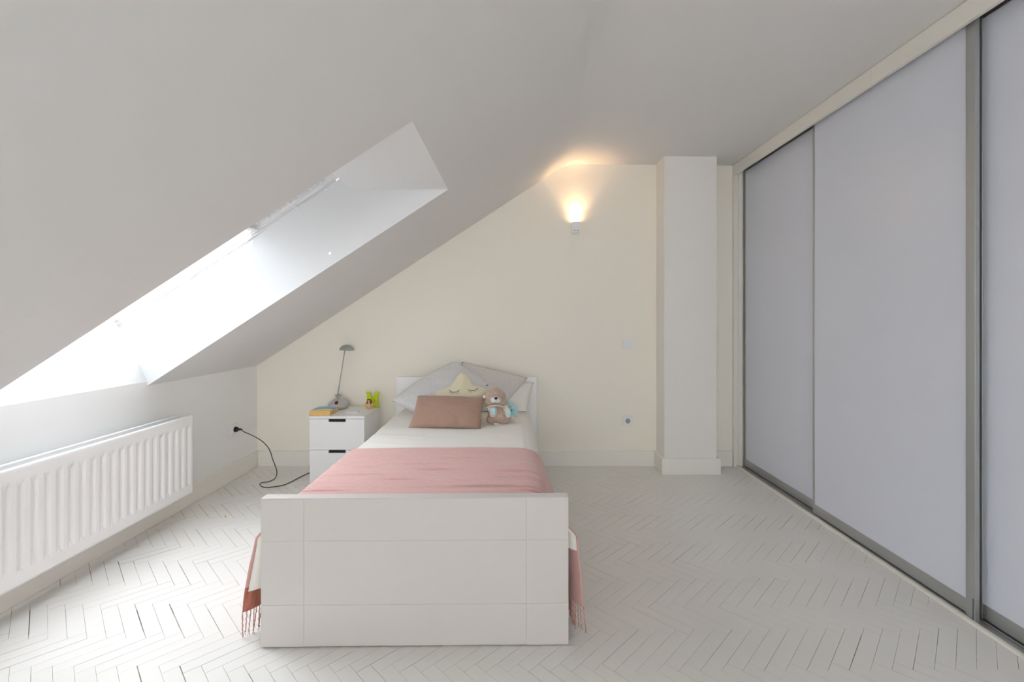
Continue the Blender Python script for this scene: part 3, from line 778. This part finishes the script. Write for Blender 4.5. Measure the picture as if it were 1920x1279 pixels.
# ---- table lamp
def lamp():
    k = 3.50; b = px(634.5, 766, 3.52); b.z = NH
    r = empty('table_lamp', 'small grey desk lamp with mushroom shade and pebble base on the nightstand', 'lamp', b)
    prof = [(0, 0), (.055, 0), (.068, .006), (.0755, .020), (.0745, .034), (.064, .052), (.046, .068), (.026, .080), (.018, .084), (0, .085)]
    pr = [(v.x, v.y) for v in smoothpath([Vector((a, c, 0)) for a, c in prof], 4)]
    MB().lathe(pr, 40).obj('base', M['lampb'], r)
    mb = MB().lathe([(0, -.001), (.057, -.001), (.066, .004), (.066, .006)], 40); mb.obj('foot_ring', M['black'], r)
    T = Matrix.Translation((.009, -.064, .054)) @ Matrix.Rotation(R(-38), 4, 'X')
    s = MB().box(-.010, .010, -.003, .004, -.012, .012, T=T).obj('switch', M['black'], r, bevel=.002)
    MB().box(-.006, .006, -.005, -.003, -.006, .001, T=T).obj('switch_rocker', M['red'], s)
    mb = MB().lathe([(0, .080), (.015, .080), (.013, .090), (.017, .096), (.012, .106), (0, .108)], 20)
    mb.tube([(-.026, 0, .099), (-.018, 0, .097), (0, 0, .095), (.016, 0, .097), (.024, 0, .099)], [.004, .008, .010, .008, .004], 12)
    mb.obj('swivel_joint', M['lampg'], r)
    p0 = Vector((-.006, 0, .10)); p1 = px(646.8, 657, 3.52) - b
    MB().tube([p0, p0.lerp(p1, .5), p1 + Vector((0, 0, .012))], .0036, 10).obj('stem', M['lampg'], r)
    T = Matrix.Translation(px(650, 656.5, 3.52) - b) @ Matrix.Rotation(R(3), 4, 'Y')
    prof = [(.0535, 0)] + [(.053 * math.cos(t * PI / 2 / 10), .0405 * math.sin(t * PI / 2 / 10)) for t in range(0, 11)]
    inner = [(r_ * .95, z * .94) for r_, z in prof[::-1]]
    MB().lathe(prof + inner, 36, T=T).obj('lamp_shade', M['lampg'], r)
    T2 = T @ Matrix.Translation((0, 0, .002)); MB().lathe([(0, 0), (.012, .004), (.016, .014), (.012, .024), (0, .034)], 16, T=T2).obj('bulb', M['plas'], r)
lamp()

# ---- cable from the wall socket on the left
pl = Vector((XL + .013, 3.325, .358))
cab = empty('power_cord', 'thin black cord running from the left wall socket across the floor to the nightstand', 'cord', pl)
mb = MB(); Qy = Matrix.Rotation(PI / 2, 4, 'Y')
mb.lathe([(0, 0), (.019, 0), (.019, .010), (.016, .018), (.009, .024), (.007, .040), (.0045, .050), (0, .050)], 20, T=Qy)
mb.obj('plug', M['black'], cab)
def fl(u, v): y = 1000.5 / (v - HY); return px(u, v, y)
cp = [Vector((XL + .058, 3.325, .358)), px(458, 810, 3.33), px(474, 817, 3.34), px(492, 828, 3.35), px(505, 843, 3.35), px(511.5, 862, 3.36)]
cp += [px(518, 879, 3.38), px(519, 889, 3.37)]
f0 = [fl(514, 899.5), fl(504, 904), fl(490, 906.5), fl(487.5, 910), fl(494, 914.5), fl(508, 914.5), fl(530, 911), fl(545, 905), fl(562, 896), fl(583, 886.5), fl(600, 882)]
for p in f0: p.z = .0035
pts = smoothpath(cp + f0, 8)
for p in pts: p.z = max(p.z, .0035)
local(MB().tube(pts, .0032, 8), Matrix.Translation(pl)).obj('cable', M['cord'], cab)

# ---- book, note pad, letter, doll
def book_cover():
    m = bpy.data.materials.new('book_cover_print'); m.use_nodes = True; nt = m.node_tree; b = nt.nodes['Principled BSDF']; b.inputs['Roughness'].default_value = .4
    tc = nt.nodes.new('ShaderNodeTexCoord'); sp = nt.nodes.new('ShaderNodeSeparateXYZ'); nt.links.new(tc.outputs['Object'], sp.inputs[0])
    def mth(op, a, b_=None):
        n = nt.nodes.new('ShaderNodeMath'); n.operation = op
        for i, v in enumerate((a, b_)):
            if v is None: continue
            if isinstance(v, (int, float)): n.inputs[i].default_value = v
            else: nt.links.new(v, n.inputs[i])
        return n.outputs[0]
    dx = mth('SUBTRACT', sp.outputs[0], .085); q = mth('MULTIPLY', mth('MULTIPLY', dx, dx), -6.5); f = mth('SUBTRACT', sp.outputs[1], mth('ADD', q, .085))
    f = mth('ADD', f, mth('MULTIPLY', sp.outputs[0], 0.10))
    r = nt.nodes.new('ShaderNodeValToRGB'); r.color_ramp.interpolation = 'CONSTANT'
    el = r.color_ramp.elements; el[0].position = 0; el[0].color = (.84, .66, .10, 1)
    for pos, c in ((.46, (.90, .88, .78, 1)), (.54, (.13, .34, .60, 1)), (.62, (.28, .33, .36, 1)), (.72, (.20, .50, .80, 1)), (.88, (.55, .72, .86, 1))):
        e = el.new(pos); e.color = c
    el[len(el) - 1].color = (.55, .72, .86, 1); el[len(el) - 1].position = .90
    nt.links.new(mth('ADD', mth('MULTIPLY', f, 4.2), .5), r.inputs[0]); nt.links.new(r.outputs[0], b.inputs['Base Color'])
    return m
bk = empty('book', 'thick paperback with yellow and blue cover and orange page edges, on the nightstand', 'book', (NX - .006, NY + .012, NH), R(3.5))
MB().box(.001, .140, .002, .190, .0015, .030).obj('pages', M['page'], bk, bevel=.001)
cv = MB().box(0, .142, 0, .192, .030, .0318).box(0, .142, 0, .192, 0, .0015).box(-.0012, 0.0004, 0, .192, 0, .0318)
cv.obj('cover', book_cover(), bk)
npx = px(661, 775, 3.37)
o = empty('note_pad', 'small flat white note pad on the nightstand, right of the lamp', 'note pad', (npx.x - .04, 3.345, NH), R(3))
MB().box(0, .084, 0, .062, 0, .006).obj('sheets', M['note'], o, bevel=.0005)
MB().box(-.0003, .0843, -.0003, .0623, .0062, .0075).obj('cover', M['plas'], o, bevel=.0004)
# lime letter M, slab serifs
mp = px(699, 764, 3.555)
def letter():
    r = (mp.x - .050, 3.545, NH)
    W_, H_ = .098, .118
    def poly(p): return [(a * W_, b * H_) for a, b in p]
    mb = MB()
    L = [(0, .0), (.34, 0), (.34, .10), (.27, .14), (.27, .60), (.42, .12), (.52, .12), (.73, .62), (.73, .14), (.64, .10), (.64, 0), (1.0, 0), (1.0, .10), (.93, .14), (.93, .86), (1.0, .90), (1.0, 1.0), (.70, 1.0), (.50, .47), (.30, 1.0), (0, 1.0), (0, .90), (.07, .86), (.07, .14), (0, .10)]
    mb.prism(poly(L), 0, .022, 'y')
    o = mb.obj('decorative_letter', M['lime'], bevel=.0015); o.location = r; o.rotation_euler = (0, 0, R(-4))
    return tag(o, 'lime green standing letter M at the back corner of the nightstand', 'decorative letter')
letter()
def doll():
    b = px(692, 767, 3.50); b.z = NH
    r = empty('doll_figurine', 'tiny brown-haired doll in orange clothes in front of the lime letter', 'figurine', b)
    E = Euler
    blob('body', [((0, 0, .013), (.020, .014, .014)), ((0, 0, .030), (.015, .011, .016)), ((-.010, -.008, .012), (.008, .012, .008)), ((.011, -.008, .012), (.008, .012, .008))], M['peach'], r, .0016, 4)
    blob('dress_front', [((.002, -.010, .028), (.010, .005, .010))], M['mint'], r, .0012, 2)
    for s in (-1, 1): blob('sleeve', [((s * .021, .001, .036), (.010, .008, .013), E((0, R(s * 28), 0))), ((s * .027, 0, .026), (.007, .007, .010))], M['orange'], r, .0014, 3)
    h = blob('head', [((0, -.003, .056), (.0118, .0105, .0125))], M['skin'], r, .0012, 2)
    blob('hair', [((0, .005, .060), (.0150, .011, .0135)), ((-.0135, .002, .049), (.0065, .008, .016)), ((.0145, .002, .048), (.0065, .008, .017)), ((-.009, -.002, .068), (.006, .007, .005)), ((.009, -.002, .068), (.006, .007, .005))], M['brown'], h, .0013, 2)
    mb = MB()
    for s in (-1, 1): mb.ell((s * .0042, -.0132, .0575), (.0012, .0008, .0014), seg=8)
    mb.obj('eyes', M['brown'], h)
doll()
